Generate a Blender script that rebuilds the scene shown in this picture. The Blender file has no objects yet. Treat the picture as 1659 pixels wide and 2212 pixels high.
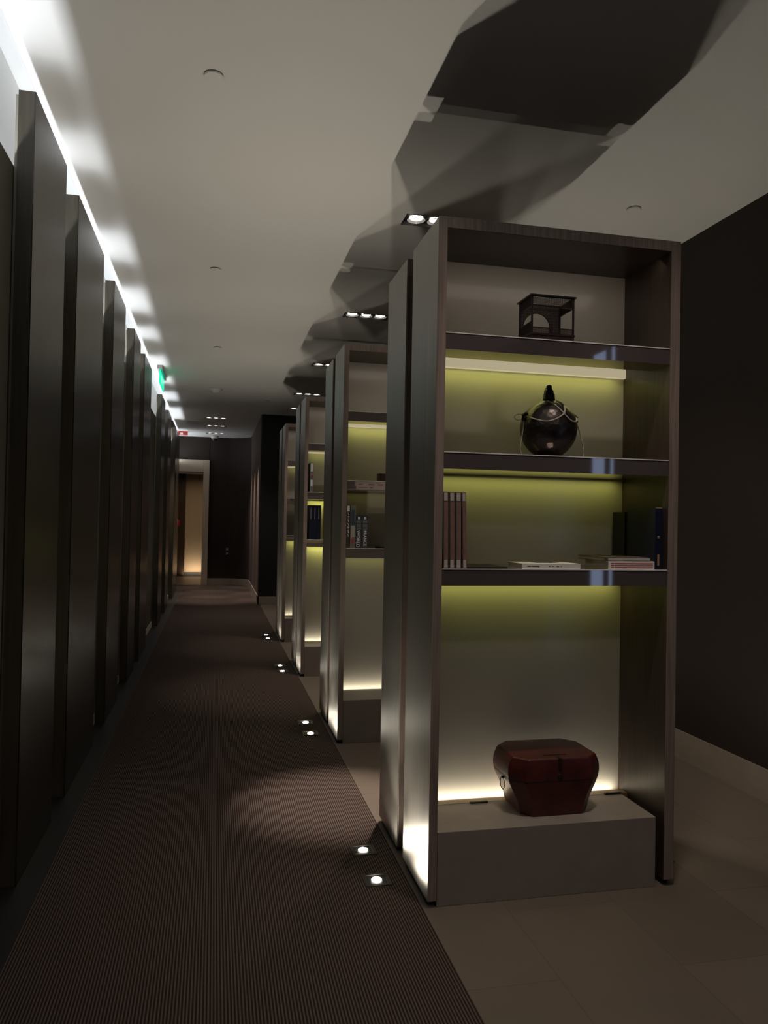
import bpy, bmesh, math, random
from mathutils import Vector, Matrix
random.seed(7)
S = bpy.context.scene
C = S.collection
R = math.radians

# ------------------------------------------------------------ camera, world, exposure
F_PX = 1645.9
cam_d = bpy.data.cameras.new('camera'); cam = bpy.data.objects.new('camera', cam_d); C.objects.link(cam)
yaw, pitch, roll = R(12.535), R(0.829), R(1.058)
fwd = Vector((math.sin(yaw)*math.cos(pitch), math.cos(yaw)*math.cos(pitch), math.sin(pitch)))
rt = Vector((math.cos(yaw), -math.sin(yaw), 0)); up = rt.cross(fwd)
r2 = math.cos(roll)*rt + math.sin(roll)*up; u2 = -math.sin(roll)*rt + math.cos(roll)*up
M = Matrix((r2, u2, -fwd)).transposed().to_4x4(); M.translation = Vector((0, 0, 1.5))
cam.matrix_world = M
cam_d.sensor_fit = 'HORIZONTAL'; cam_d.sensor_width = 36; cam_d.lens = 36*F_PX/1659
cam_d.clip_start = .02; cam_d.clip_end = 200
S.camera = cam
w = bpy.data.worlds.new('world'); S.world = w; w.use_nodes = True
w.node_tree.nodes['Background'].inputs[0].default_value = (.9, .8, .7, 1)
w.node_tree.nodes['Background'].inputs[1].default_value = 0.002
S.view_settings.view_transform = 'Standard'; S.view_settings.look = 'None'
S.view_settings.gamma = 1; S.view_settings.use_curve_mapping = False
S.view_settings.exposure = 0.0

UP_W, DOWN_W, COVE_W = 60.0, 26.0, 23.0         # wattage of floor uplights, downlights, cove strip per metre run
UP_COL, DOWN_COL, COVE_COL = (1, .92, .78), (1, .83, .72), (.86, .92, 1.0)

def area(name, loc, sx, sy, power, col, rot=(0, 0, 0), spread=180):
    l = bpy.data.lights.new(name, 'AREA'); l.shape = 'RECTANGLE'; l.size = sx; l.size_y = sy
    l.energy = power; l.color = col; l.spread = R(spread)
    o = bpy.data.objects.new(name, l); C.objects.link(o); o.location = loc; o.rotation_euler = rot
    return o
def spot(name, loc, power, col, rot, size, blend=.5, rad=.012):
    l = bpy.data.lights.new(name, 'SPOT'); l.energy = power; l.color = col; l.spot_size = R(size)
    l.spot_blend = blend; l.shadow_soft_size = rad
    o = bpy.data.objects.new(name, l); C.objects.link(o); o.location = loc; o.rotation_euler = rot
    return o
# cool strip lamps lying in the trough behind the left panelling, shining up
area('cove_strip_light', (-.925, 7.0, 2.80), .02, 22.0, COVE_W*22*.25, COVE_COL, (0, R(180+34), 0), 150)

# ------------------------------------------------------------ helpers
def box(bm, x0, x1, y0, y1, z0, z1, mi=0):
    v = [bm.verts.new(p) for p in ((x0,y0,z0),(x1,y0,z0),(x1,y1,z0),(x0,y1,z0),(x0,y0,z1),(x1,y0,z1),(x1,y1,z1),(x0,y1,z1))]
    for f in ((3,2,1,0),(4,5,6,7),(0,1,5,4),(1,2,6,5),(2,3,7,6),(3,0,4,7)):
        fc = bm.faces.new([v[i] for i in f]); fc.material_index = mi
def quad(bm, *pts):
    return bm.faces.new([bm.verts.new(p) for p in pts])
def lathe(bm, prof, cx=0, cy=0, n=32, smooth=True, cap=True):
    rings = []
    for r, z in prof:
        rings.append([bm.verts.new((cx+r*math.cos(2*math.pi*i/n), cy+r*math.sin(2*math.pi*i/n), z)) for i in range(n)])
    for a, b in zip(rings, rings[1:]):
        for i in range(n):
            f = bm.faces.new((a[i], a[(i+1)%n], b[(i+1)%n], b[i])); f.smooth = smooth
    if cap:
        bm.faces.new(rings[0][::-1]); bm.faces.new(rings[-1])
def tube(bm, pts, r, n=8):
    pts = [Vector(p) for p in pts]; rings = []
    for i, p in enumerate(pts):
        t = (pts[min(i+1, len(pts)-1)] - pts[max(i-1, 0)]).normalized()
        a = t.cross(Vector((0, 0, 1)));
        if a.length < .05: a = t.cross(Vector((0, 1, 0)))
        a.normalize(); b = t.cross(a)
        rr = r[i] if isinstance(r, (list, tuple)) else r
        rings.append([bm.verts.new(p + rr*(math.cos(2*math.pi*k/n)*a + math.sin(2*math.pi*k/n)*b)) for k in range(n)])
    for a, b in zip(rings, rings[1:]):
        for i in range(n):
            f = bm.faces.new((a[i], a[(i+1)%n], b[(i+1)%n], b[i])); f.smooth = True
    bm.faces.new(rings[0][::-1]); bm.faces.new(rings[-1])
def spline(pts, m=8):
    P = [Vector(p) for p in pts]; out = []
    for i in range(len(P)-1):
        p0, p1, p2, p3 = P[max(i-1,0)], P[i], P[i+1], P[min(i+2, len(P)-1)]
        for k in range(m):
            t = k/m
            out.append(.5*((2*p1)+(-p0+p2)*t+(2*p0-5*p1+4*p2-p3)*t*t+(-p0+3*p1-3*p2+p3)*t**3))
    out.append(P[-1]); return out
def obj(name, bm, mat, parent=None, label=None, loc=None, bevel=0):
    bmesh.ops.recalc_face_normals(bm, faces=bm.faces[:])
    me = bpy.data.meshes.new(name); bm.to_mesh(me); bm.free()
    for m in (mat if isinstance(mat, (list, tuple)) else [mat]): me.materials.append(m)
    o = bpy.data.objects.new(name, me); C.objects.link(o)
    if loc: o.location = loc
    if parent: o.parent = parent
    if label: o['label'] = label
    if bevel:
        b = o.modifiers.new('bevel', 'BEVEL'); b.width = bevel; b.segments = 2; b.limit_method = 'ANGLE'
    return o
def bx(name, dims, mat, parent=None, label=None, bevel=0):
    bm = bmesh.new(); box(bm, *dims); return obj(name, bm, mat, parent, label, bevel=bevel)
def tag(o, label, cat, group=None):
    o['label'] = label; o['category'] = cat
    if group: o['group'] = group
    return o
def thing(name, label, cat, loc=(0, 0, 0), group=None):
    o = bpy.data.objects.new(name, None); C.objects.link(o); o.location = loc; o.empty_display_size = .05
    return tag(o, label, cat, group)
def struct(name, bm, mat, label=None):
    o = obj(name, bm, mat); o['kind'] = 'structure'
    if label: o['label'] = label
    return o
def sbox(name, dims, mat, label=None):
    bm = bmesh.new(); box(bm, *dims); return struct(name, bm, mat, label)
def copy_tree(o, parent=None):
    c = o.copy(); C.objects.link(c)
    if parent: c.parent = parent
    for ch in list(o.children): copy_tree(ch, c)
    return c

# ------------------------------------------------------------ materials
def mat(name, col, rough=.6, metal=0, spec=.5, bump=None, vary=None, aniso=0, coat=0, emit=None, es=1):
    m = bpy.data.materials.new(name); m.use_nodes = True
    nt = m.node_tree; b = nt.nodes['Principled BSDF']
    b.inputs['Base Color'].default_value = (*col, 1); b.inputs['Roughness'].default_value = rough
    b.inputs['Metallic'].default_value = metal; b.inputs['Specular IOR Level'].default_value = spec
    b.inputs['Coat Weight'].default_value = coat; b.inputs['Coat Roughness'].default_value = .08
    if aniso:
        b.inputs['Anisotropic'].default_value = aniso
        t = nt.nodes.new('ShaderNodeTangent'); t.direction_type = 'RADIAL'; t.axis = 'Z'
        nt.links.new(t.outputs[0], b.inputs['Tangent'])
    tc = nt.nodes.new('ShaderNodeTexCoord')
    def noise(scale3, detail=4, s=1.0):
        mp = nt.nodes.new('ShaderNodeMapping'); mp.inputs['Scale'].default_value = scale3
        n = nt.nodes.new('ShaderNodeTexNoise'); n.inputs['Scale'].default_value = s; n.inputs['Detail'].default_value = detail
        nt.links.new(tc.outputs['Object'], mp.inputs[0]); nt.links.new(mp.outputs[0], n.inputs['Vector'])
        return n
    if vary:
        sc, lo, hi = vary
        n = noise(sc); r = nt.nodes.new('ShaderNodeMapRange')
        r.inputs[1].default_value = .3; r.inputs[2].default_value = .7; r.inputs[3].default_value = lo; r.inputs[4].default_value = hi
        mx = nt.nodes.new('ShaderNodeVectorMath'); mx.operation = 'SCALE'; mx.inputs[0].default_value = col
        nt.links.new(n.outputs['Fac'], r.inputs[0]); nt.links.new(r.outputs[0], mx.inputs['Scale'])
        nt.links.new(mx.outputs[0], b.inputs['Base Color'])
    if bump:
        sc, st, dist = bump
        n = noise(sc); bp = nt.nodes.new('ShaderNodeBump'); bp.inputs['Strength'].default_value = st; bp.inputs['Distance'].default_value = dist
        nt.links.new(n.outputs['Fac'], bp.inputs['Height']); nt.links.new(bp.outputs[0], b.inputs['Normal'])
    if emit:
        b.inputs['Emission Color'].default_value = (*emit, 1); b.inputs['Emission Strength'].default_value = es
    return m

M_ceil = mat('ceiling_paint', (.60, .588, .562), .9, bump=((30, 30, 30), .05, .002))
M_white = mat('white_paint', (.78, .78, .76), .85)
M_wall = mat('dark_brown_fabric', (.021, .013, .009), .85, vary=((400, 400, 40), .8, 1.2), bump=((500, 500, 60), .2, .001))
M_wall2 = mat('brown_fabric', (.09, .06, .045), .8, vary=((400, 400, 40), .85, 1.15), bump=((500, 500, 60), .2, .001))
M_base = mat('stone_skirting', (.33, .28, .23), .5, vary=((6, 6, 6), .92, 1.06))
M_basel = mat('pale_skirting', (.5, .45, .38), .5)
M_panel = mat('taupe_panel', (.085, .075, .06), .55, vary=((3, 3, 60), .92, 1.08))
M_panel2 = mat('pale_backing', (.3, .27, .22), .5)
M_wood = mat('dark_oak', (.058, .040, .032), .36, vary=((60, 60, 3), .75, 1.25), bump=((160, 160, 5), .25, .0008))
M_lit_edge = mat('oak_edge_band', (.25, .195, .165), .5, vary=((90, 90, 3), .7, 1.3))  # oak of the front edges, lightened to stand in for downlight on them
M_wood_in = mat('dark_oak_satin', (.065, .05, .04), .22, vary=((30, 30, 2), .8, 1.2))
M_woods = mat('oak_side_veneer', (.06, .05, .034), .45, vary=((80, 80, 3), .8, 1.2))
M_metal = mat('brushed_bronze', (.30, .285, .25), .40, metal=1.0, vary=((3, 260, .8), .8, 1.2), bump=((20, 900, 1), .12, .0005), aniso=.0)
M_fin = mat('brushed_dark_bronze', (.066, .06, .055), .27, metal=.9, vary=((3, 14, .2), .8, 1.2), bump=((20, 900, 1), .05, .0003))
M_mirror = mat('black_mirror_metal', (.34, .29, .29), .04, metal=.75)
M_edge = mat('polished_steel_edge', (.9, .87, .82), .3)
M_back = mat('white_lacquer_back', (.62, .58, .50), .28, spec=.5, coat=.3)
M_plinth = mat('grey_stone_plinth', (.27, .235, .20), .6, vary=((9, 9, 9), .93, 1.07))
M_strip = mat('oak_strip', (.36, .24, .13), .5, vary=((4, 60, 60), .8, 1.2))
M_black = mat('black_paint', (.01, .01, .01), .5)
M_dark = mat('near_black', (.006, .006, .006), .7)
M_lens = mat('lamp_lens', (1, 1, 1), .3, emit=(1, .93, .8), es=60)
M_down = mat('downlight_lens', (1, 1, 1), .3, emit=(1, .92, .82), es=9)
M_refl = mat('white_reflector', (.85, .83, .8), .25, metal=.6)
M_steel = mat('satin_steel', (.35, .34, .32), .35, metal=1)
M_bezel = mat('dark_bezel', (.10, .09, .08), .4, metal=.8)
M_beige = mat('beige_wall', (.5, .38, .25), .8)
M_door = mat('dark_door_wood', (.06, .035, .022), .4, vary=((50, 50, 3), .7, 1.3))
M_frame = mat('cream_door_frame', (.5, .42, .32), .5)
M_plastic = mat('white_plastic', (.55, .52, .47), .4)
M_diff = mat('strip_diffuser', (.8, .8, .7), .4, emit=(.50, .43, .27), es=.7)
M_diff2 = mat('dim_diffuser', (.5, .48, .25), .4)
M_green = mat('green_glass_sign', (.0, .25, .15), .2, emit=(.0, .62, .36), es=1.3)
M_red = mat('red_plastic', (.55, .03, .03), .35)

# ribbed carpet
M_carpet = bpy.data.materials.new('ribbed_carpet'); M_carpet.use_nodes = True
nt = M_carpet.node_tree; b = nt.nodes['Principled BSDF']; b.inputs['Roughness'].default_value = .95; b.inputs['Specular IOR Level'].default_value = .1
tc = nt.nodes.new('ShaderNodeTexCoord'); sx = nt.nodes.new('ShaderNodeSeparateXYZ'); nt.links.new(tc.outputs['Object'], sx.inputs[0])
def mnode(op, a, bb=None):
    n = nt.nodes.new('ShaderNodeMath'); n.operation = op
    for i, q in enumerate((a, bb)):
        if q is None: continue
        if isinstance(q, (int, float)): n.inputs[i].default_value = q
        else: nt.links.new(q, n.inputs[i])
    return n.outputs[0]
si = mnode('SINE', mnode('MULTIPLY', sx.outputs['X'], 2*math.pi/.0105))
h01 = mnode('MULTIPLY_ADD', si, .5); h01.node.inputs[2].default_value = .5
nz = nt.nodes.new('ShaderNodeTexNoise'); nz.inputs['Scale'].default_value = 1; nz.inputs['Detail'].default_value = 6
mp = nt.nodes.new('ShaderNodeMapping'); mp.inputs['Scale'].default_value = (150, 60, 1); nt.links.new(tc.outputs['Object'], mp.inputs[0]); nt.links.new(mp.outputs[0], nz.inputs['Vector'])
cr = nt.nodes.new('ShaderNodeMix'); cr.data_type = 'RGBA'
cr.inputs['A'].default_value = (.028, .020, .016, 1); cr.inputs['B'].default_value = (.15, .115, .098, 1)
fac = mnode('MULTIPLY', mnode('POWER', h01, 1.6), mnode('ADD', mnode('MULTIPLY', nz.outputs['Fac'], .9), .5))
nt.links.new(fac, cr.inputs['Factor']); nt.links.new(cr.outputs['Result'], b.inputs['Base Color'])
bp = nt.nodes.new('ShaderNodeBump'); bp.inputs['Strength'].default_value = .6; bp.inputs['Distance'].default_value = .003
nt.links.new(h01, bp.inputs['Height']); nt.links.new(bp.outputs[0], b.inputs['Normal'])

# stone tiles
M_tile = bpy.data.materials.new('stone_tile'); M_tile.use_nodes = True
nt = M_tile.node_tree; b = nt.nodes['Principled BSDF']; b.inputs['Roughness'].default_value = .42
tc = nt.nodes.new('ShaderNodeTexCoord'); br = nt.nodes.new('ShaderNodeTexBrick')
mp = nt.nodes.new('ShaderNodeMapping'); mp.inputs['Rotation'].default_value = (0, 0, R(90)); mp.inputs['Location'].default_value = (.1, .2, 0)
nt.links.new(tc.outputs['Object'], mp.inputs[0]); nt.links.new(mp.outputs[0], br.inputs['Vector'])
br.inputs['Scale'].default_value = 1; br.inputs['Brick Width'].default_value = .9; br.inputs['Row Height'].default_value = .45
br.inputs['Mortar Size'].default_value = .002; br.inputs['Mortar Smooth'].default_value = .2
br.inputs['Color1'].default_value = (.165, .135, .105, 1); br.inputs['Color2'].default_value = (.20, .165, .13, 1); br.inputs['Mortar'].default_value = (.12, .10, .08, 1)
nz = nt.nodes.new('ShaderNodeTexNoise'); nz.inputs['Scale'].default_value = 3; nz.inputs['Detail'].default_value = 5
mx = nt.nodes.new('ShaderNodeMix'); mx.data_type = 'RGBA'; mx.blend_type = 'MULTIPLY'; mx.inputs['Factor'].default_value = .25
nt.links.new(tc.outputs['Object'], nz.inputs['Vector']); nt.links.new(br.outputs['Color'], mx.inputs['A']); nt.links.new(nz.outputs['Fac'], mx.inputs['B'])
nt.links.new(mx.outputs['Result'], b.inputs['Base Color'])

# hammered metal
M_hammer = mat('hammered_pewter', (.09, .08, .075), .33, metal=.9, vary=((14, 14, 14), .6, 1.4))
nt = M_hammer.node_tree; vo = nt.nodes.new('ShaderNodeTexVoronoi'); vo.inputs['Scale'].default_value = 55
tcn = nt.nodes.new('ShaderNodeTexCoord'); bp = nt.nodes.new('ShaderNodeBump'); bp.inputs['Strength'].default_value = .5; bp.inputs['Distance'].default_value = .003
nt.links.new(tcn.outputs['Object'], vo.inputs['Vector']); nt.links.new(vo.outputs['Distance'], bp.inputs['Height']); nt.links.new(bp.outputs[0], nt.nodes['Principled BSDF'].inputs['Normal'])

# ------------------------------------------------------------ setting
X_R, Z_C, Y_B, Y_E = 3.007, 3.402, -4.0, 18.0
XC0, XC1 = .842, 1.914                        # case side faces
YC = [2.88, 5.12, 7.38, 9.52]                 # case fronts
trays = [(1.325, .10), (1.325, 2.30), (1.325, 4.60), (1.325, 6.87), (1.325, 9.17), (1.325, 11.36), (1.40, 12.88), (-.01, 14.58), (-.01, 15.80), (-.01, 17.15)]  # first tray is an unseen addition to fill the nearest case with light
TW, TH = .42, .17
bm = bmesh.new()                              # floor slab
box(bm, -1.2, X_R+.1, Y_B-.1, 21.2, -.1, 0)
struct('floor', bm, M_tile, 'large grey brown stone floor tiles')
bm = bmesh.new()                              # ceiling with tray cut outs
xs = sorted({-.8025, X_R+.1} | {t[0]+s*TW/2 for t in trays for s in (-1, 1)})
ys = sorted({Y_B-.1, 18.6} | {t[1]+s*TH/2 for t in trays for s in (-1, 1)})
V = {(i, j): bm.verts.new((x, y, Z_C)) for i, x in enumerate(xs) for j, y in enumerate(ys)}
for i in range(len(xs)-1):
    for j in range(len(ys)-1):
        cx, cy = (xs[i]+xs[i+1])/2, (ys[j]+ys[j+1])/2
        if any(abs(cx-t[0]) < TW/2 and abs(cy-t[1]) < TH/2 for t in trays): continue
        bm.faces.new((V[i, j], V[i, j+1], V[i+1, j+1], V[i+1, j]))
box(bm, -.82, -.8025, Y_B-.1, 18.6, Z_C, 3.76)
struct('ceiling', bm, M_ceil, 'smooth off white plaster ceiling')
sbox('ceiling.001', (-1.2, -.80, Y_B-.1, 18.6, 3.75, 3.85), M_white, 'raised white ceiling inside the bright cove slot')
sbox('wall_left', (-1.2, -1.05, Y_B-.1, 18.0, 0, 3.75), M_white, 'white plaster wall behind the left panelling')
sbox('trim_1', (-.855, -.83, Y_B, 16.9, 0, 2.93), M_panel, 'recessed taupe panelling between the tall dark pilasters')
sbox('baseboard_left', (-.83, -.818, Y_B, 16.9, 0, .075), M_basel, 'pale low skirting under the recessed panelling')
sbox('trim_2', (-1.05, -.86, Y_B, 16.9, 2.70, 2.72), M_white, 'trough shelf holding the cove lamps')
sbox('trim_3', (-1.05, -.65, Y_B, 17.25, 0, .005), mat('black_stone_border', (.010, .0095, .009), .5), 'near black stone border between carpet and pilasters')  # same stone floor in shade, the shade put into a near black colour
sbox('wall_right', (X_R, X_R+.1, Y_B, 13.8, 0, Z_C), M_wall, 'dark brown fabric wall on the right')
bm = bmesh.new(); box(bm, X_R-.014, X_R, Y_B, 13.7, 0, .18)
struct('baseboard_right', bm, M_base, 'grey stone skirting at the foot of the dark wall')
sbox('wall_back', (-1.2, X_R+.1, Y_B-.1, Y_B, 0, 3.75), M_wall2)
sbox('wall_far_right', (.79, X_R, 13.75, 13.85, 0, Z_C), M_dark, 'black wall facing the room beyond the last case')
sbox('baseboard_far_right', (.80, X_R, 13.738, 13.75, 0, .15), M_base)
# end walls with the rounded corner
def ribbon(name, pts, z0, z1, th, m, label=None):
    bm = bmesh.new(); P = [Vector(p) for p in pts]; N = []
    for i, p in enumerate(P):
        t = (P[min(i+1, len(P)-1)]-P[max(i-1, 0)]).normalized(); N.append(Vector((t.y, -t.x)))
    for i in range(len(P)-1):
        a, c = P[i], P[i+1]; a2, c2 = a+N[i]*th, c+N[i+1]*th
        for q in (((a, z0), (c, z0), (c, z1), (a, z1)), ((a2, z0), (a2, z1), (c2, z1), (c2, z0)), ((a, z1), (c, z1), (c2, z1), (a2, z1)), ((a, z0), (a2, z0), (c2, z0), (c, z0))):
            f = quad(bm, *[(v.x, v.y, z) for v, z in q]); f.smooth = False
    return struct(name, bm, m, label)
rad = .55; arc = [(.79-rad+rad*math.cos(R(a)), Y_E-rad+rad*math.sin(R(a))) for a in range(0, 91, 6)]
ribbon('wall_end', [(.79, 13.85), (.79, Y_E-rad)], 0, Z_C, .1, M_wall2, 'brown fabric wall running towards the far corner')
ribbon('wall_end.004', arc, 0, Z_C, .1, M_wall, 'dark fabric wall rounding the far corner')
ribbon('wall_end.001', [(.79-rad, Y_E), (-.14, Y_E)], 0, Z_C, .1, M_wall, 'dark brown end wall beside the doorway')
ribbon('baseboard_end', [(.776, 13.75)] + [(x-.012 if x > .5 else x, y-.012) for x, y in arc] + [(-.13, Y_E-.014)], 0, .155, .014, M_base, 'stone skirting curving round the far corner')
sbox('wall_end.002', (-1.2, -.13, Y_E, Y_E+.1, 2.75, 3.75), M_wall, 'dark brown wall above the far doorway')
sbox('wall_end.003', (-1.2, -.98, Y_E, 21.1, 0, 3.4), M_wall)
# doorway
d = thing('door_1', 'cream framed doorway at the end of the corridor', 'doorway', (0, Y_E, 0)); d['kind'] = 'structure'
bx('door_frame', (-.27, -.135, -.07, .12, 0, 2.87), M_frame, d, bevel=.004)
bx('door_frame', (-1.0, -.27, -.07, .12, 2.60, 2.87), M_frame, d, bevel=.004)
bx('door_stop', (-1.0, -.272, .02, .12, 2.55, 2.60), M_frame, d)
sbox('wall_vestibule', (-.76, .3, 21.0, 21.1, .09, 2.85), M_beige, 'beige wall lit from below seen through the doorway')
sbox('wall_vestibule.001', (-1.0, .3, 20.98, 21.08, 0, .09), M_black)
sbox('wall_vestibule.002', (-1.0, .3, 20.98, 21.08, 2.85, 3.4), M_black)
sbox('wall_vestibule.003', (.1, .2, 18.1, 21.1, 0, 3.4), M_wall)
sbox('ceiling.002', (-1.1, .3, 18.1, 21.1, 3.0, 3.1), M_wall)
o = thing('door_2', 'dark wooden door leaf standing open inside the doorway', 'door', (-.98, 20.9, 0)); o['kind'] = 'structure'
bx('door_leaf', (0, .215, -.05, .0, .01, 2.85), M_door, o)
area('vestibule_light', (-.45, 20.75, .03), .6, .03, 3.0, (1, .80, .58), (R(155), 0, 0), 160)
area('vestibule_lamp', (-.4, 19.6, 2.95), .3, .3, 8, (1, .78, .55), (0, 0, 0), 150)

# windows on the right beside the camera (seen as pale blue bars in the mirrored shelf edges)
M_win = mat('dusk_window_glass', (.02, .03, .04), .1, emit=(.42, .62, .95), es=.85)
for i, (a, c) in enumerate(((.07, .29), (.36, .43))):
    t = thing('window_%d' % (i+1), 'narrow bluish window slit', 'window', (X_R, (a+c)/2, 0)); t['kind'] = 'structure'
    bx('window_pane', (-.006, -.002, a-(a+c)/2, c-(a+c)/2, .3, 2.9), M_win, t)
    bm = bmesh.new(); h = (c-a)/2
    box(bm, -.02, 0, -h-.02, -h, .28, 2.92); box(bm, -.02, 0, h, h+.02, .28, 2.92); box(bm, -.02, 0, -h, h, 2.9, 2.92); box(bm, -.02, 0, -h, h, .28, .3)
    obj('window_frame', bm, M_black, t)

# carpet: a runner plus the wider piece at the far end
bm = bmesh.new()
outl = [(-.65, Y_B), (.822, Y_B), (.822, 13.72), (.772, 13.72)] + [(x-.02 if x > .4 else x, y-.02) for x, y in arc] + [(-.13, 17.92), (-.97, 17.92), (-.97, 17.25), (-.65, 17.25)]
lo = [bm.verts.new((x, y, 0)) for x, y in outl]; hi = [bm.verts.new((x, y, .008)) for x, y in outl]
bm.faces.new(lo[::-1]); bm.faces.new(hi)
for i in range(len(outl)): bm.faces.new((lo[i], lo[(i+1) % len(outl)], hi[(i+1) % len(outl)], hi[i]))
t = tag(obj('carpet_runner', bm, M_carpet), 'dark brown finely ribbed carpet runner down the corridor', 'carpet')

# ------------------------------------------------------------ left pilasters
fins = [(-2.6, -1.7), (-1.3, -.4), (.2, 1.1), (1.75, 2.42), (3.34, 4.01), (4.36, 5.32), (5.87, 6.59), (7.30, 7.90), (8.38, 9.25), (11.05, 11.8), (12.6, 13.45), (14.9, 16.6)]
words = {4: 'tall dark bronze pilaster nearest the camera, its lit top highest in the photo',
         5: 'tall dark bronze wall pilaster, second along the corridor from the camera',
         6: 'tall dark bronze wall pilaster, third along the corridor from the camera',
         7: 'narrow bronze pilaster, fourth along the corridor from the camera',
         8: 'bronze pilaster just in front of the green sign',
         9: 'dark bronze pilaster just behind the green sign across the wide gap',
         10: 'slim bronze pilaster between the one behind the green sign and the last one',
         11: 'last bronze pilaster beside the far doorway'}
for i, (a, c) in enumerate(fins):
    if i < 3: continue
    lab = words.get(i, 'dark bronze pilaster beside the camera at the left edge')
    t = thing('wall_pilaster', lab, 'pilaster', (-.75, a, 0), 'bronze pilasters along the left wall')
    bx('wood_core', (-.066, -.005, 0, c-a, .0, 3.24), M_woods, t, label='oak veneered core with pale lit top')
    bx('metal_face', (-.005, 0, 0, c-a, .0, 3.24), M_fin, t)
    bx('backing_strip', (-.078, -.066, .01, c-a-.01, .0, 3.225), M_panel2, t, label='paler backing strip')

# ------------------------------------------------------------ floor uplights
def uplight(x, y, lab, grp, k=1):
    t = thing('floor_uplight', lab, 'floor light', (x, y, 0), grp)
    z0 = .008 if x < .83 else 0
    bm = bmesh.new()
    for sgn in (-1, 1):
        box(bm, sgn*.048-.008, sgn*.048+.008, -.056, .056, z0, z0+.004); box(bm, -.04, .04, sgn*.048-.008, sgn*.048+.008, z0, z0+.004)
    obj('bezel', bm, M_bezel, t)
    bx('housing', (-.041, .041, -.041, .041, z0, z0+.0015), M_black, t)
    bm = bmesh.new(); lathe(bm, [(.021, z0+.0015), (.021, z0+.004), (.012, z0+.006)], n=20)
    obj('lens', bm, M_lens, t, label='glowing white lamp lens')
    l = spot('uplight_lamp', (0, 0, z0+.016), UP_W*k*(1 if x < 1 else .5), UP_COL, (R(180), 0, 0), 84, 1.0, .012); l.parent = t
    l = spot('uplight_spill_lamp', (0, 0, z0+.016), UP_W*k*.13*(1 if x < 1 else .5), UP_COL, (R(180), 0, 0), 165, .4, .012); l.parent = t
ordw = ['nearest', 'second', 'third', 'farthest']
for i, y in enumerate(YC):
    kk = (1, .7, .55, .5)[i]
    uplight(.693, y+.25, 'glowing square carpet uplight nearer the camera of the pair beside the %s display case' % ordw[i], 'uplights in the carpet', kk)
    uplight(.693, y+.545, 'glowing square carpet uplight farther from the camera of the pair beside the %s display case' % ordw[i], 'uplights in the carpet', kk)
    for dy in (.25, .545):
        uplight(1.995, y+dy, 'floor uplight hidden on the wall side of the display cases', 'uplights on the wall side', kk)

# ------------------------------------------------------------ ceiling trays of downlights
def tray(x, y, lab, n=3, power=DOWN_W, tilt=0, hot=1, cone=74, rad=.02):
    t = thing('ceiling_downlight', lab, 'ceiling light', (x, y, Z_C), 'recessed downlight trays')
    bm = bmesh.new(); a, c, h = TW/2, TH/2, .11
    box(bm, -a, -a+.004, -c, c, -.003, h); box(bm, a-.004, a, -c, c, -.003, h); box(bm, -a, a, -c, -c+.004, -.003, h); box(bm, -a, a, c-.004, c, -.003, h); box(bm, -a, a, -c, c, h, h+.004); box(bm, -a, a, -c, c, .018, .022)
    obj('tray', bm, M_black, t)
    for k in range(n):
        cx = (k-(n-1)/2)*.13
        bm = bmesh.new(); lathe(bm, [(.058, .0), (.05, .008), (.042, .012)], cx, 0, 24, cap=False)
        obj('reflector', bm, M_refl, t)
        bm = bmesh.new(); lathe(bm, [(.036, .008), (.042, .012), (.042, .016)], cx, 0, 20)
        obj('lamp', bm, M_down, t, label='lit lamp')
        l = spot('downlight_lamp', (cx, 0, -.002), power*(hot if k == 0 else 1), DOWN_COL, (R(tilt), R((8.5 if hot > 1 else 24, 0, -20)[k]), 0), (21 if hot > 9 else 40) if hot > 1 and k == 0 else cone, .9, rad); l.parent = t
tl = ['tray of downlights beside the camera, outside the photo', 'tray of downlights in front of the nearest case, above the photo', 'tray of downlights above the gap behind the nearest display case', 'tray of downlights above the gap behind the second display case',
      'tray of downlights above the gap behind the third display case', 'tray of downlights above the last display case', 'single lit ceiling tray just before the black wall',
      'tray of downlights in the far corridor, nearest of three in a line', 'tray of downlights in the far corridor, middle of three in a line', 'tray of downlights beside the white dome camera, last of three']
for i, (x, y) in enumerate(trays):
    tray(x, y, tl[i], power=DOWN_W*(.6, 1.5, 1.8, 1.8, 1.8, 1.5, 1.5, 9, 9, 6)[i], tilt=(34, 4, -9)[i] if i < 3 else 0, hot=(1, 1, 13, 2, 1.5, 1, 1, 1, 1, 1)[i], cone=74 if i < 7 else 36, rad=.16 if i == 0 else .05 if i == 1 else .02)

# ceiling fittings
def disc(x, y, lab, r=.042):
    t = thing('smoke_detector', lab, 'detector', (x, y, Z_C), 'small white ceiling discs')
    bm = bmesh.new(); lathe(bm, [(r*.93, -.012), (r, -.010), (r, -.004)], n=32); obj('cover', bm, M_ceil, t)
    bm = bmesh.new(); lathe(bm, [(r*.85, -.004), (r*.85, 0)], n=32); obj('base', bm, M_black, t)
disc(-.042, 3.32, 'round white disc on the ceiling nearest the camera')
disc(-.03, 5.89, 'round white disc on the ceiling, second down the corridor')
disc(-.006, 8.57, 'small ceiling disc, third down the corridor')
disc(.776, 12.18, 'small ceiling disc near the last display case')
disc(-.015, 13.9, 'small dark ceiling disc just before the three far trays')
disc(2.40, 4.09, 'round white disc on the ceiling right of the nearest case')
t = thing('ceiling_speaker', 'shallow brownish dome on the ceiling before the far trays', 'speaker', (-.015, 11.31, Z_C))
bm = bmesh.new(); lathe(bm, [(.03, -.06), (.05, -.05), (.055, -.02), (.10, -.008), (.10, 0)], n=28); obj('housing', bm, M_ceil, t)
t = thing('dome_camera', 'small white dome camera hanging from the far ceiling', 'camera', (-.03, 17.6, Z_C))
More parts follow.
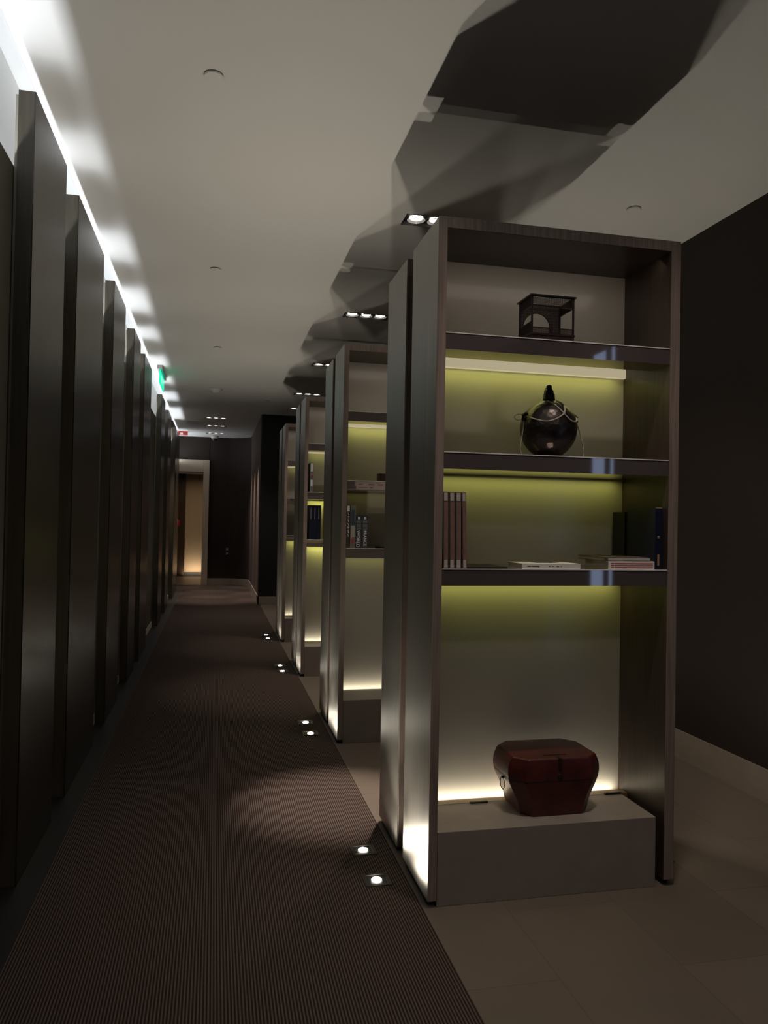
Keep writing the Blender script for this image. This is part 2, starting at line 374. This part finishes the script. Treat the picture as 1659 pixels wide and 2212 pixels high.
bm = bmesh.new(); lathe(bm, [(.07, -.07), (.085, -.05), (.09, 0)], n=24); obj('housing', bm, M_plastic, t)
bm = bmesh.new(); lathe(bm, [(.0, -.125), (.03, -.12), (.05, -.10), (.06, -.07)][::1], n=24, cap=False); obj('dome', bm, M_black, t, label='black dome lens')
t = thing('fire_beacon', 'red and white fire alarm on the far ceiling by the cove', 'alarm', (-.70, 17.0, Z_C))
bx('body', (-.10, .10, -.05, .05, -.08, 0), M_red, t, label='red housing', bevel=.008)
bx('strobe', (-.06, 0, -.06, -.05, -.075, -.035), M_white, t, label='white strobe lens', bevel=.005)
t = thing('fire_call_point', 'small red fire call point on the far pilaster end', 'alarm', (-.75, 16.35, 1.42))
bx('box', (0, .045, -.05, .05, -.06, .06), M_red, t, bevel=.004)
bx('plate', (0, .003, -.06, .06, -.07, .07), M_white, t)
t = thing('exit_sign', 'green glowing blade sign hanging under the ceiling by the cove', 'sign', (-.70, 10.2, Z_C))
bx('sign_panel', (-.008, .008, -.35, .33, -.21, -.045), M_green, t, label='glowing green panel', bevel=.003)
bx('mount', (-.03, .03, -.42, .42, -.045, 0), M_steel, t)
t = thing('access_panel', 'square white access panel in the far ceiling', 'ceiling panel', (-.35, 15.35, Z_C))
bx('panel', (-.20, .20, -.35, .35, -.006, 0), M_ceil, t)
# wall sockets at the end
t = thing('wall_socket', 'pair of small pale buttons on the dark end wall', 'socket', (.30, Y_E-.012, .78))
for z in (-.05, .05):
    bx('button', (-.02, .02, 0, .012, z-.025, z+.025), M_plastic, t, bevel=.004)

# ------------------------------------------------------------ display cases
ZS = (2.262, 1.788, 1.325); TS = .068; ZT = 2.72
GREEN = (.80, .80, .20)
def half_frame(t, y0, y1, front, lights):
    """one open shelving frame between y0 and y1; front=-1 faces the camera"""
    W = XC1-XC0
    for x0, x1, fx in ((0, .036, 0), (W-.045, W, 1)):
        p = bx('side_panel', (x0+(.004 if not fx else 0), x1-(.004 if fx else 0), y0, y1, .025, ZT), M_wood, t, bevel=.0015)
        bx('metal_face', ((0, .004) if not fx else (W-.004, W)) + (y0+.002, y1-.002, .027, ZT-.002), M_metal, p, label='brushed bronze outer face')
        ye = (y0-.0015, y0+.001) if front < 0 else (y1-.001, y1+.0015)
        bx('edge_band', (x0+.0005, x1-.0005) + ye + (.026, ZT-.001), M_lit_edge, p, label='paler oak front edge')
        bx('foot', (x0+.008, x1-.008, y0+.03, y1-.03, 0, .025), M_black, p)
    p = bx('top_board', (.036, W-.045, y0, y1, ZT-.045, ZT), M_wood, t, bevel=.0015)
    bx('edge_band', (.036, W-.045) + ye + (ZT-.044, ZT-.001), M_lit_edge, p, label='paler oak front edge')
    yb0, yb1 = (y1-.025, y1) if front < 0 else (y0, y0+.025)
    bx('back_panel', (.036, W-.045, yb0, yb1, .10, ZT-.045), M_back, t, label='white lacquered back panel')
    ys0, ys1 = (y0+.002, y1-.026) if front < 0 else (y0+.026, y1-.002)
    for i, z in enumerate(ZS):
        sd = (ys0, ys0+.15 if i == 0 else ys1) if front < 0 else (ys0, ys1)
        s = bx('shelf', (.037, W-.046) + sd + (z-TS, z-.0005), M_mirror, t, label='black mirror polished shelf')
        e = (ys0-.002, ys0+.004) if front < 0 else (ys1-.004, ys1+.002)
        bx('edge_trim', (.037, W-.046) + e + (z-.004, z), M_edge, s, label='bright steel front edge')
        yd = (ys1-.02, ys1) if front < 0 else (ys0, ys0+.02)
        if i == 0 and front < 0: bx('strip_light', (.037, W-.046) + yd + (z-TS+.003, z-TS+.048), M_diff, t, label='pale light rail along the back panel')
        else: bx('strip_light', (.038, W-.047) + yd + (z-TS-.003, z-TS), M_diff2, s, label='thin light strip under the shelf')
        if lights and lights[i] > 0:
            l = area('shelf_strip_lamp', (W/2, yd[0]-.03, z-TS-(.008 if i else -.002)), W-.16, .05, lights[i], GREEN, (R(8), 0, 0), 170); l.parent = t
def case(k, y, lab, lights, base_w):
    t = thing('display_case', lab, 'display case', (XC0, y, 0), 'double sided display cases along the corridor')
    half_frame(t, 0, .40, -1, lights)
    half_frame(t, .51, .89, 1, None)
    W = XC1-XC0
    bx('core', (.06, W-.06, .40, .51, 0, ZT-.06), M_dark, t, label='dark recessed core between both frames')
    bx('plinth', (.038, W-.082, .002, .288, 0, .29), M_plinth, t, label='grey stone plinth', bevel=.002)
    bx('plinth', (.038, W-.082, .535, .888, 0, .29), M_plinth, t, label='grey stone plinth', bevel=.002)
    bx('wood_strip', (.038, W-.046, .2885, .334, .20, .29), M_strip, t, label='pale oak strip behind the plinth')
    l = area('plinth_strip_lamp', (W/2-.01, .346, .272), W-.12, .012, base_w, (1, .92, .74), (R(180-10), 0, 0), 170); l.parent = t
    l = area('top_strip_lamp', (W/2, .08, ZT-.05), W-.1, .14, .42, (1, .87, .72), (R(40), 0, 0), 150); l.parent = t  # added fill for the top compartment, not a fitting of the case
    return t
cl = ['nearest tall dark display case, holding the red box and round flask', 'second display case from the camera, holding books titled in white letters',
      'third display case from the camera, holding three dark volumes', 'last and smallest seeming display case, next to the black wall']
LG = [(.40, .30, .36), (.40, .04, .12), (.2, .8, .9), (.12, .02, .5)]
BW = [.95, .7, .7, .6]
cases = [case(k, YC[k], cl[k], LG[k], BW[k]) for k in range(4)]
for x in (1.15, 1.79):
    o = bx('cable_slot', (x-XC0-.04, x-XC0+.04, .276, .288, .29, .296), M_black, cases[0])

# ------------------------------------------------------------ objects in the nearest case
Y0 = YC[0]
# miniature canopy bed with a moon gate panel
M_rose = mat('dark_rosewood', (.035, .018, .016), .35, vary=((90, 90, 90), .6, 1.4))
zb = ZS[0]; bw, bd, bh = .19, .135, .187
t = thing('miniature_canopy_bed', 'miniature dark carved wooden canopy bed with round moon gate on the top shelf', 'ornament', (1.248, 2.902, zb))
bm = bmesh.new(); box(bm, 0, bw, 0, bd, .008, .022); box(bm, -.003, bw+.003, -.002, bd+.003, .022, .030)
for x in (.0, bw-.012):
    for y in (0, bd-.012): box(bm, x, x+.012, y, y+.012, 0, .008)
obj('bed_base', bm, M_rose, t, label='reddish moulded bed base')
for x in (0, bw-.007):
    for y in (.0, bd-.007): bx('post', (x, x+.007, y, y+.007, .030, bh-.006), M_rose, t)
bx('canopy_rim', (-.006, bw+.006, -.006, .001, bh-.006, bh), M_rose, t); bx('canopy_rim', (-.006, bw+.006, bd-.001, bd+.006, bh-.006, bh), M_rose, t)
bx('canopy_rim', (-.006, .001, .001, bd-.001, bh-.006, bh), M_rose, t); bx('canopy_rim', (bw-.001, bw+.006, .001, bd-.001, bh-.006, bh), M_rose, t)
def lattice(bm, n, z0, z1, a, c, axis, pos, step=.0045, wth=.0012, test=None):
    k = 0; u = a
    while u < c:
        segs = [(z0, z1)] if test is None else test(u)
        for s0, s1 in segs:
            if axis == 'x': box(bm, u, u+wth, pos-.001, pos+.001, s0, s1)
            else: box(bm, pos-.001, pos+.001, u, u+wth, s0, s1)
        u += step
    z = z0
    while z < z1:
        if test is None:
            if axis == 'x': box(bm, a, c, pos-.001, pos+.001, z, z+wth)
            else: box(bm, pos-.001, pos+.001, a, c, z, z+wth)
        z += step
for nm, axis, pos, a, c in (('frieze', 'x', .003, .007, bw-.007), ('frieze', 'y', .003, .007, bd-.007), ('frieze', 'y', bw-.004, .007, bd-.007)):
    bm = bmesh.new(); lattice(bm, 0, .142, bh-.006, a, c, axis, pos)
    for z in (.138, bh-.008):
        if axis == 'x': box(bm, a, c, pos-.002, pos+.002, z, z+.004)
        else: box(bm, pos-.002, pos+.002, a, c, z, z+.004)
    obj(nm, bm, M_rose, t, label='pierced lattice frieze')
bm = bmesh.new()                                # moon gate panel at the back
cxg, czg, rg = .080, .086, .060
def gate(u):
    d = rg*rg-(u+.0006-cxg)**2
    if d <= 0: return [(.03, bh-.006)]
    h = math.sqrt(d); return [(czg+h, bh-.006)] + ([] if czg-h < .03 else [(.03, czg-h)])
lattice(bm, 0, .03, bh-.006, .007, bw-.007, 'x', bd-.004, .0036, .0024, gate)
for kz in range(38):
    z = .032+kz*.004
    h = math.sqrt(max(0, rg*rg-(z+.0007-czg)**2))
    if z > bh-.008: break
    for a, c in ((.007, cxg-h), (cxg+h, bw-.007)) if h > 0 else ((.007, bw-.007),):
        if kz % 3 == 0 or h == 0 and kz % 2 == 0: box(bm, a, c, bd-.005, bd-.003, z, z+.0014)
ring = [(cxg+(rg+.001)*math.cos(R(a)), bd-.004, czg+(rg+.001)*math.sin(R(a))) for a in range(-48, 229, 6)]
tube(bm, ring, .0022, 6)
obj('moon_gate_panel', bm, M_rose, t, label='latticed back panel with round opening')
for nm, dims in (('railing', (.128, bw-.007)), ('railing', (.007, .095))):
    bm = bmesh.new(); lattice(bm, 0, .03, .052, dims[0], dims[1], 'x', .003, .004); box(bm, dims[0], dims[1], .001, .005, .050, .054); obj(nm, bm, M_rose, t)
bm = bmesh.new(); lattice(bm, 0, .03, .075, .007, bd-.007, 'y', .003, .004); box(bm, .001, .005, .007, bd-.007, .073, .077); obj('railing', bm, M_rose, t)

# hammered flask with stopper and cord
M_cord = mat('pale_twisted_cord', (.5, .45, .36), .8, bump=((400, 400, 400), .4, .001))
fx, fy, fz = 1.398, 3.05, ZS[1]
t = thing('hammered_flask', 'round dark hammered metal flask tied with pale cord on the second shelf', 'flask', (fx, fy, fz)); t.scale = (1.13, 1.13, 1)
prof = [(.038, 0), (.044, .006), (.053, .018), (.072, .036), (.090, .062), (.102, .092), (.1075, .125), (.107, .148), (.101, .176), (.091, .198), (.072, .221), (.050, .238), (.032, .248), (.024, .250)]
pp = [(p.x, p.z) for p in spline([(r, 0, z) for r, z in prof], 4)]
bm = bmesh.new(); lathe(bm, pp, n=72); obj('body', bm, M_hammer, t)
bm = bmesh.new(); lathe(bm, [(.0245, .246), (.023, .262), (.022, .280), (.018, .284), (.017, .296), (.012, .300), (.010, .312), (.011, .316), (.006, .320)], n=24); obj('stopper', bm, M_black, t, label='black carved stopper')
bm = bmesh.new(); tube(bm, spline([(-.018, 0, .262), (-.021, -.004, .282), (-.018, -.005, .300), (-.006, -.004, .313), (.002, 0, .312)]), .0016, 6); obj('stopper_loop', bm, M_black, t)
def rad_at(z):
    for (r0, z0), (r1, z1) in zip(pp, pp[1:]):
        if z0 <= z <= z1: return r0+(r1-r0)*(z-z0)/max(1e-6, z1-z0)
    return .02
def on(xo, z):          # point on the front of the flask at sideways offset xo
    r = rad_at(z)+.0022; return (xo, -math.sqrt(max(0, r*r-xo*xo)), z)
bm = bmesh.new()
tube(bm, spline([on(-.100, .176), on(-.085, .160), on(-.055, .148), on(-.025, .155), on(.010, .178), on(.026, .205), on(.031, .232), on(.016, .2475)]), .003, 8)
tube(bm, spline([on(-.022, .2445), on(-.008, .222), on(.008, .194), on(.024, .172), on(.048, .154), on(.074, .156), on(.090, .172), on(.094, .184)]), .003, 8)
tube(bm, spline([(-.103, -.01, .178), (-.118, -.012, .186), (-.138, -.012, .182), (-.144, -.012, .170), (-.130, -.012, .160), (-.110, -.012, .168), (-.103, -.01, .175)]), .0016, 6)
tube(bm, spline([(-.104, -.012, .172), (-.112, -.02, .12), (-.120, -.022, .07), (-.122, -.022, .03), (-.112, -.024, .0015)]), .0022, 6)
tube(bm, spline([(.104, -.012, .172), (.116, -.02, .13), (.128, -.022, .08), (.137, -.022, .035), (.131, -.024, .0015)]), .0025, 6)
obj('cord', bm, M_cord, t, label='pale twisted cord')
for sx_ in (-1, 1):
    bm = bmesh.new(); tube(bm, [(sx_*.088, -.01, .186), (sx_*.100, -.012, .190), (sx_*.109, -.012, .182), (sx_*.109, -.012, .168), (sx_*.102, -.01, .160)], .008, 8); obj('lug', bm, M_black, t)

# books and magazines
def book(lab, x0, x1, y0, y1, z0, h, cover, pages, lying=False, lean=0, spine='front', name='book', grp=None, th=.003):
    """standing: spine towards -y; lying: flat"""
    t = thing(name, lab, 'book' if name == 'book' else 'magazine', (x0, y0, z0), grp)
    W_, D_ = x1-x0, y1-y0
    bm = bmesh.new()
    if not lying:
        box(bm, 0, th, .0, D_, 0, h); box(bm, W_-th, W_, .0, D_, 0, h); box(bm, th, W_-th, 0, th, 0, h)
        obj('cover', bm, cover, t)
        bx('pages', (th, W_-th, th, D_-.004, .003, h-.004), pages, t, label='paler page block')
    else:
        if spine == 'front':
            box(bm, 0, W_, 0, D_, 0, th*.6); box(bm, 0, W_, 0, D_, h-th*.6, h); box(bm, 0, W_, 0, th, th*.6, h-th*.6)
        else:
            box(bm, 0, W_, 0, D_, 0, th*.6); box(bm, 0, W_, 0, D_, h-th*.6, h); box(bm, 0, W_, D_-th, D_, th*.6, h-th*.6)
        obj('cover', bm, cover, t)
        bx('pages', (.004, W_-.004, th if spine == 'front' else .004, D_-.004 if spine == 'front' else D_-th, th*.6, h-th*.6), pages, t, label='paler page block')
    if lean: t.rotation_euler = (0, R(lean), 0)
    return t
def mk(name, c, r=.5): return mat(name, c, r)
M_pages = mk('paper_pages', (.55, .5, .42), .8); M_dpages = mk('dark_endpapers', (.05, .04, .035), .7)
M_brownbk = mat('brown_cloth_cover', (.23, .135, .10), .7, vary=((200, 200, 20), .8, 1.2)); M_greytop = mk('pale_grey_label', (.55, .52, .48))
M_whitebk = mk('white_cover', (.85, .82, .77), .4); M_blackbk = mk('black_cover', (.012, .011, .011), .4); M_navy = mk('navy_cover', (.008, .012, .03), .35)
M_gold = mat('gold_foil', (.75, .42, .22), .35, metal=.5); M_redln = mk('dark_red_print', (.30, .03, .03)); M_olive = mk('taupe_cover', (.10, .08, .06))
z3 = ZS[2]
xs_ = [(.880, .903), (.9045, .9275), (.929, .953), (.9545, .975)]
for i, (a, c) in enumerate(xs_):
    t = book('tall brown book with grey spine labels, %s from the left of four' % ['first', 'second', 'third', 'fourth and leaning'][i], a, c-.0012, 2.886, 3.10, z3, .303, M_brownbk, M_pages, grp='four tall brown books on the third shelf', lean=-1.6 if i == 3 else -1.0)
    t.location.x += .0035*i*.4+.004
    if i == 3: t.location.x += .001
    for z0, z1 in ((.268, .299), (.004, .034)):
        bx('spine_label', (.0045, c-a-.0045, -.0012, .0, z0, z1), M_greytop, t, label='pale grey spine label')
    if True:
        bx('spine_groove', (0, .0045, -.0008, 0, .004, .299), M_dpages, t)
t = book('white paperback lying flat in the middle of the shelf', 1.217, 1.472, 2.884, 3.05, z3, .022, M_whitebk, M_pages, lying=True)
bm = bmesh.new()
for a, c in ((.022, .038), (.042, .075), (.115, .122), (.13, .136), (.15, .16), (.168, .173)): box(bm, a, c, -.0006, .0, .010, .0125)
obj('spine_print', bm, M_blackbk, t)
bx('cover_photo', (.09, .19, .07, .15, .022, .0226), M_navy, t, label='dark picture on the white cover')
t = book('flat black magazine beside the brown books', .995, 1.165, 2.91, 3.12, z3, .006, M_blackbk, M_dpages, lying=True, name='magazine')
t = book('thick white book with dark red spine lines, under the dark one', 1.60, 1.812, 2.886, 3.10, z3, .034, M_whitebk, M_pages, lying=True)
for z0, z1 in ((.006, .010), (.0145, .0185), (.0225, .0265)):
    bx('spine_line', (.012, .205, -.0006, .0, z0, z1), M_redln, t, label='dark red line')
bx('spine_line', (.026, .028, -.0009, .0, .002, .032), M_whitebk, t)
t = book('slim dark book with pale edge on top of the white book', 1.585, 1.795, 2.89, 3.13, z3+.034, .016, M_olive, M_pages, lying=True)
bx('page_edge', (.015, .208, -.0006, .0, .003, .013), M_greytop, t, label='pale grey edge')
t = book('upright navy book with gold ornaments at the right end', 1.822, 1.856, 2.90, 3.13, z3, .262, M_navy, M_pages)
bm = bmesh.new(); bmesh.ops.create_uvsphere(bm, u_segments=16, v_segments=8, radius=.006, matrix=Matrix.Translation((.017, 0, .136)) @ Matrix.Diagonal((1, .2, 1, 1))); obj('gold_dot', bm, M_gold, t, label='round gold dot')
bm = bmesh.new()
for k in range(5): bmesh.ops.create_uvsphere(bm, u_segments=12, v_segments=6, radius=.006, matrix=Matrix.Translation((.017, 0, .022+k*.009)) @ Matrix.Diagonal((.9, .15, 1.2, 1)))
obj('gold_ornament', bm, M_gold, t, label='long gold ornament')
bx('headband', (.002, .032, -.0005, .01, .258, .2625), M_gold, t)
book('upright black book behind the flat stack at the right end', 1.815, 1.85, 3.135, 3.24, z3, .245, M_blackbk, M_dpages)

# red lacquered box on the plinth
M_lac = mat('red_lacquer', (.085, .014, .010), .38, vary=((12, 12, 12), .55, 1.25), coat=.12)
bcx, bcy, bz = 1.428, 3.095, .29
t = thing('lacquered_box', 'dark red lacquered wooden box with bulging sides standing on the grey plinth', 'box', (bcx, bcy, bz))
def octo(bm, prof):
    rings = []
    for hw, hd, ch, z in prof:
        pts = [(-hw+ch, -hd), (hw-ch, -hd), (hw, -hd+ch), (hw, hd-ch), (hw-ch, hd), (-hw+ch, hd), (-hw, hd-ch), (-hw, -hd+ch)]
        rings.append([bm.verts.new((x, y, z)) for x, y in pts])
    for a, c in zip(rings, rings[1:]):
        for i in range(8):
            f = bm.faces.new((a[i], a[(i+1) % 8], c[(i+1) % 8], c[i])); f.smooth = False
    bm.faces.new(rings[0][::-1]); bm.faces.new(rings[-1])
def ramp(P, m=4):
    return [tuple(v) for v in [list(q) for q in sp4(P, m)]]
def sp4(P, m):
    out = []
    for i in range(len(P)-1):
        p0, p1, p2, p3 = P[max(i-1, 0)], P[i], P[i+1], P[min(i+2, len(P)-1)]
        for k in range(m):
            s = k/m; out.append([.5*((2*b_)+(-a_+c_)*s+(2*a_-5*b_+4*c_-d_)*s*s+(-a_+3*b_-3*c_+d_)*s**3) for a_, b_, c_, d_ in zip(p0, p1, p2, p3)])
    out.append(list(P[-1])); return out
bm = bmesh.new(); octo(bm, sp4([(.148, .128, .040, 0), (.152, .130, .040, .012), (.162, .133, .044, .05), (.180, .138, .050, .09), (.200, .144, .056, .132), (.204, .146, .057, .148)], 4))
obj('body', bm, M_lac, t, bevel=.002)
bm = bmesh.new(); octo(bm, sp4([(.205, .1465, .057, .150), (.208, .147, .058, .172), (.206, .146, .058, .20), (.197, .143, .056, .225), (.187, .139, .053, .240), (.170, .125, .05, .2425), (.08, .05, .03, .2435)], 4))
obj('lid', bm, M_lac, t, bevel=.002)
bm = bmesh.new(); octo(bm, [(.2045, .1462, .057, .147), (.2045, .1462, .057, .151)]); obj('lid_seam', bm, M_black, t)
bm = bmesh.new(); box(bm, -.006, .008, -.143, -.095, .2405, .2435); box(bm, -.05, .05, -.099, -.088, .2425, .2445); box(bm, -.006, .008, -.1475, -.1405, .19, .2425)
bmesh.ops.create_uvsphere(bm, u_segments=16, v_segments=8, radius=.014, matrix=Matrix.Translation((0, -.147, .165)) @ Matrix.Diagonal((1, .25, 1, 1)))
obj('clasp', bm, mat('dark_bronze_clasp', (.05, .035, .02), .4, metal=.7), t, label='dark bronze clasp')
for s_ in (-1, 1):
    bm = bmesh.new()
    tube(bm, [(s_*.206, -.022+.025*math.cos(R(a)), .118+.025*math.sin(R(a))-.006) for a in range(0, 361, 15)], .0018, 6)
    tube(bm, [(s_*.196, -.022, .137), (s_*.211, -.022, .137)], .005, 8)
    obj('ring_handle', bm, M_black, t, label='thin black ring handle')

# ------------------------------------------------------------ objects in the other cases
def text_mesh(s, size, mat_, parent, loc, rot, nm='title'):
    cu = bpy.data.curves.new('t', 'FONT'); cu.body = s; cu.size = size; cu.extrude = .0003; cu.offset = .0006 if size > .02 else 0; cu.align_y = 'CENTER'
    o = bpy.data.objects.new('t', cu); C.objects.link(o)
    dg = bpy.context.evaluated_depsgraph_get(); me = bpy.data.meshes.new_from_object(o.evaluated_get(dg))
    bpy.data.objects.remove(o); bpy.data.curves.remove(cu)
    ob = bpy.data.objects.new(nm, me); C.objects.link(ob); me.materials.clear(); me.materials.append(mat_)
    ob.parent = parent; ob.location = loc; ob.rotation_euler = rot; ob['label'] = 'white lettering reading ' + s
    return ob
M_ltr = mk('white_print', (.88, .86, .82)); M_slate = mk('slate_cover', (.045, .06, .07)); M_grey2 = mk('grey_print', (.16, .17, .17)); M_sage = mk('grey_sage_cover', (.19, .19, .155)); M_blue2 = mk('slate_blue_print', (.06, .085, .10))
Y1 = YC[1]+.006
t = book('thin dark book with white spotted spine, leftmost in the second case', .882, .902, Y1, Y1+.2, z3, .290, M_dpages, M_dpages, grp='books standing in the second case')
bx('spine_patch', (.001, .018, -.0006, 0, .25, .288), M_ltr, t, label='pale patterned patch')
bm = bmesh.new()
for k in range(14): box(bm, .005+.004*(k % 2), .011+.003*(k % 3), -.0006, 0, .235-.012*k, .241-.012*k+.003*(k % 2))
obj('spine_print', bm, M_ltr, t)
t = book('tall grey green book with pale brush strokes and a red patch on its spine', .906, .943, Y1, Y1+.22, z3, .292, M_sage, M_pages, grp='books standing in the second case')
bx('spine_band', (.006, .032, -.0006, 0, .155, .262), M_blue2, t, label='slate blue band')
bm = bmesh.new()
for a in (.007, .014, .020, .026): box(bm, a, a+.004, -.0006, 0, .065+.01*(a > .01), .152)
obj('spine_strokes', bm, M_pages, t)
bm = bmesh.new(); bmesh.ops.create_uvsphere(bm, u_segments=14, v_segments=8, radius=.013, matrix=Matrix.Translation((.018, 0, .048)) @ Matrix.Diagonal((.9, .05, 1.6, 1))); obj('red_patch', bm, mk('coral_print', (.42, .07, .05)), t)
for x0, x1, word, sub in ((.9455, .986, 'WORLD', 'THE BEST OF THE'), (.9885, .029+1.0, 'FRANCE', '')):
    t = book('dark slate guide book with %s on its spine' % word, x0, x1, Y1, Y1+.19, z3, .226, M_slate, M_pages, grp='books standing in the second case')
    wd = x1-x0
    bx('spine_square', (wd*.32, wd*.68, -.0006, 0, .196, .214), M_ltr, t, label='small pale square')
    bm = bmesh.new()
    for z0, z1 in ((.172, .190), (.142, .166), (.128, .138)): box(bm, wd*.12, wd*.88, -.0005, 0, z0, z1)
    obj('spine_bands', bm, M_grey2, t)
    text_mesh(word, .031 if word == 'WORLD' else .0285, M_ltr, t, (wd*(.36 if sub else .5), -.0008, .121), (R(90), R(90), 0))
    if sub: text_mesh(sub, .0105, M_grey2, t, (wd*.80, -.0008, .115), (R(90), R(90), 0), 'subtitle')
book('flat dark book at the right of the slate guide books', 1.12, 1.34, Y1+.01, Y1+.2, z3, .010, M_blackbk, M_dpages, lying=True)
o = tag(bx('trinket_box', (1.112, 1.20, Y1+.06, Y1+.14, ZS[1], ZS[1]+.058), M_door, bevel=.004), 'small dark wooden block on the second shelf of the second case', 'ornament')
# stack of magazines on the far side of the nearest case, seen mirrored in the shelf edge of the second case
ye = YC[0]+.885
t = book('white magazine with red and black spine print, lower of the pair behind the nearest case', 1.19, 1.47, ye-.21, ye, ZS[1], .032, M_whitebk, M_pages, lying=True, spine='back', name='magazine')
bx('spine_print', (.02, .10, .21, .2106, .012, .020), M_grey2, t); bx('spine_print', (.12, .15, .21, .2106, .010, .022), M_redln, t)
t = book('white magazine with red lettered spine on top of the pair behind the nearest case', 1.18, 1.46, ye-.205, ye-.004, ZS[1]+.032, .036, M_whitebk, M_pages, lying=True, spine='back', name='magazine')
bx('spine_print', (.03, .07, .201, .2016, .006, .015), M_redln, t); bx('spine_print', (.12, .17, .201, .2016, .006, .015), M_blackbk, t); bx('spine_print', (.20, .25, .201, .2016, .006, .015), M_redln, t)
t = book('open black folder on the far side of the second case', .92, 1.2, YC[1]+.68, YC[1]+.88, ZS[1], .025, M_blackbk, M_pages, lying=True, spine='back')
o = tag(bx('white_card_block', (1.0, 1.035, YC[2]+.80, YC[2]+.87, ZS[1], ZS[1]+.055), M_white, bevel=.002), 'small white upright block on the far side of the third case', 'ornament')
o = tag(bx('black_box', (1.04, 1.25, YC[2]+.74, YC[2]+.87, ZS[1], ZS[1]+.045), M_blackbk, bevel=.002), 'low black box beside the white block behind the third case', 'box')
Y2 = YC[2]+.006
for i in range(3):
    a = .899+i*.0385
    t = book('tall black volume with silvery spine lettering, %s of three in the third case' % ['left', 'middle', 'right'][i], a, a+.037, Y2, Y2+.24, z3, .335, M_navy, M_dpages, grp='three black volumes in the third case')
    bm = bmesh.new(); box(bm, .012, .020, -.0006, 0, .20, .30); box(bm, .014, .018, -.0006, 0, .30, .315); obj('spine_print', bm, M_grey2, t)
t = book('upright colourful magazine on the second shelf of the third case', .899, .931, Y2, Y2+.2, ZS[1], .285, M_grey2, M_pages, name='magazine')
bx('spine_print', (.006, .026, -.0006, 0, .20, .28), M_ltr, t); bx('spine_print', (.008, .024, -.0006, 0, .14, .16), M_redln, t); bx('spine_print', (.008, .024, -.0006, 0, .165, .178), M_gold, t); bx('spine_print', (.006, .026, -.0006, 0, .06, .12), M_ltr, t)
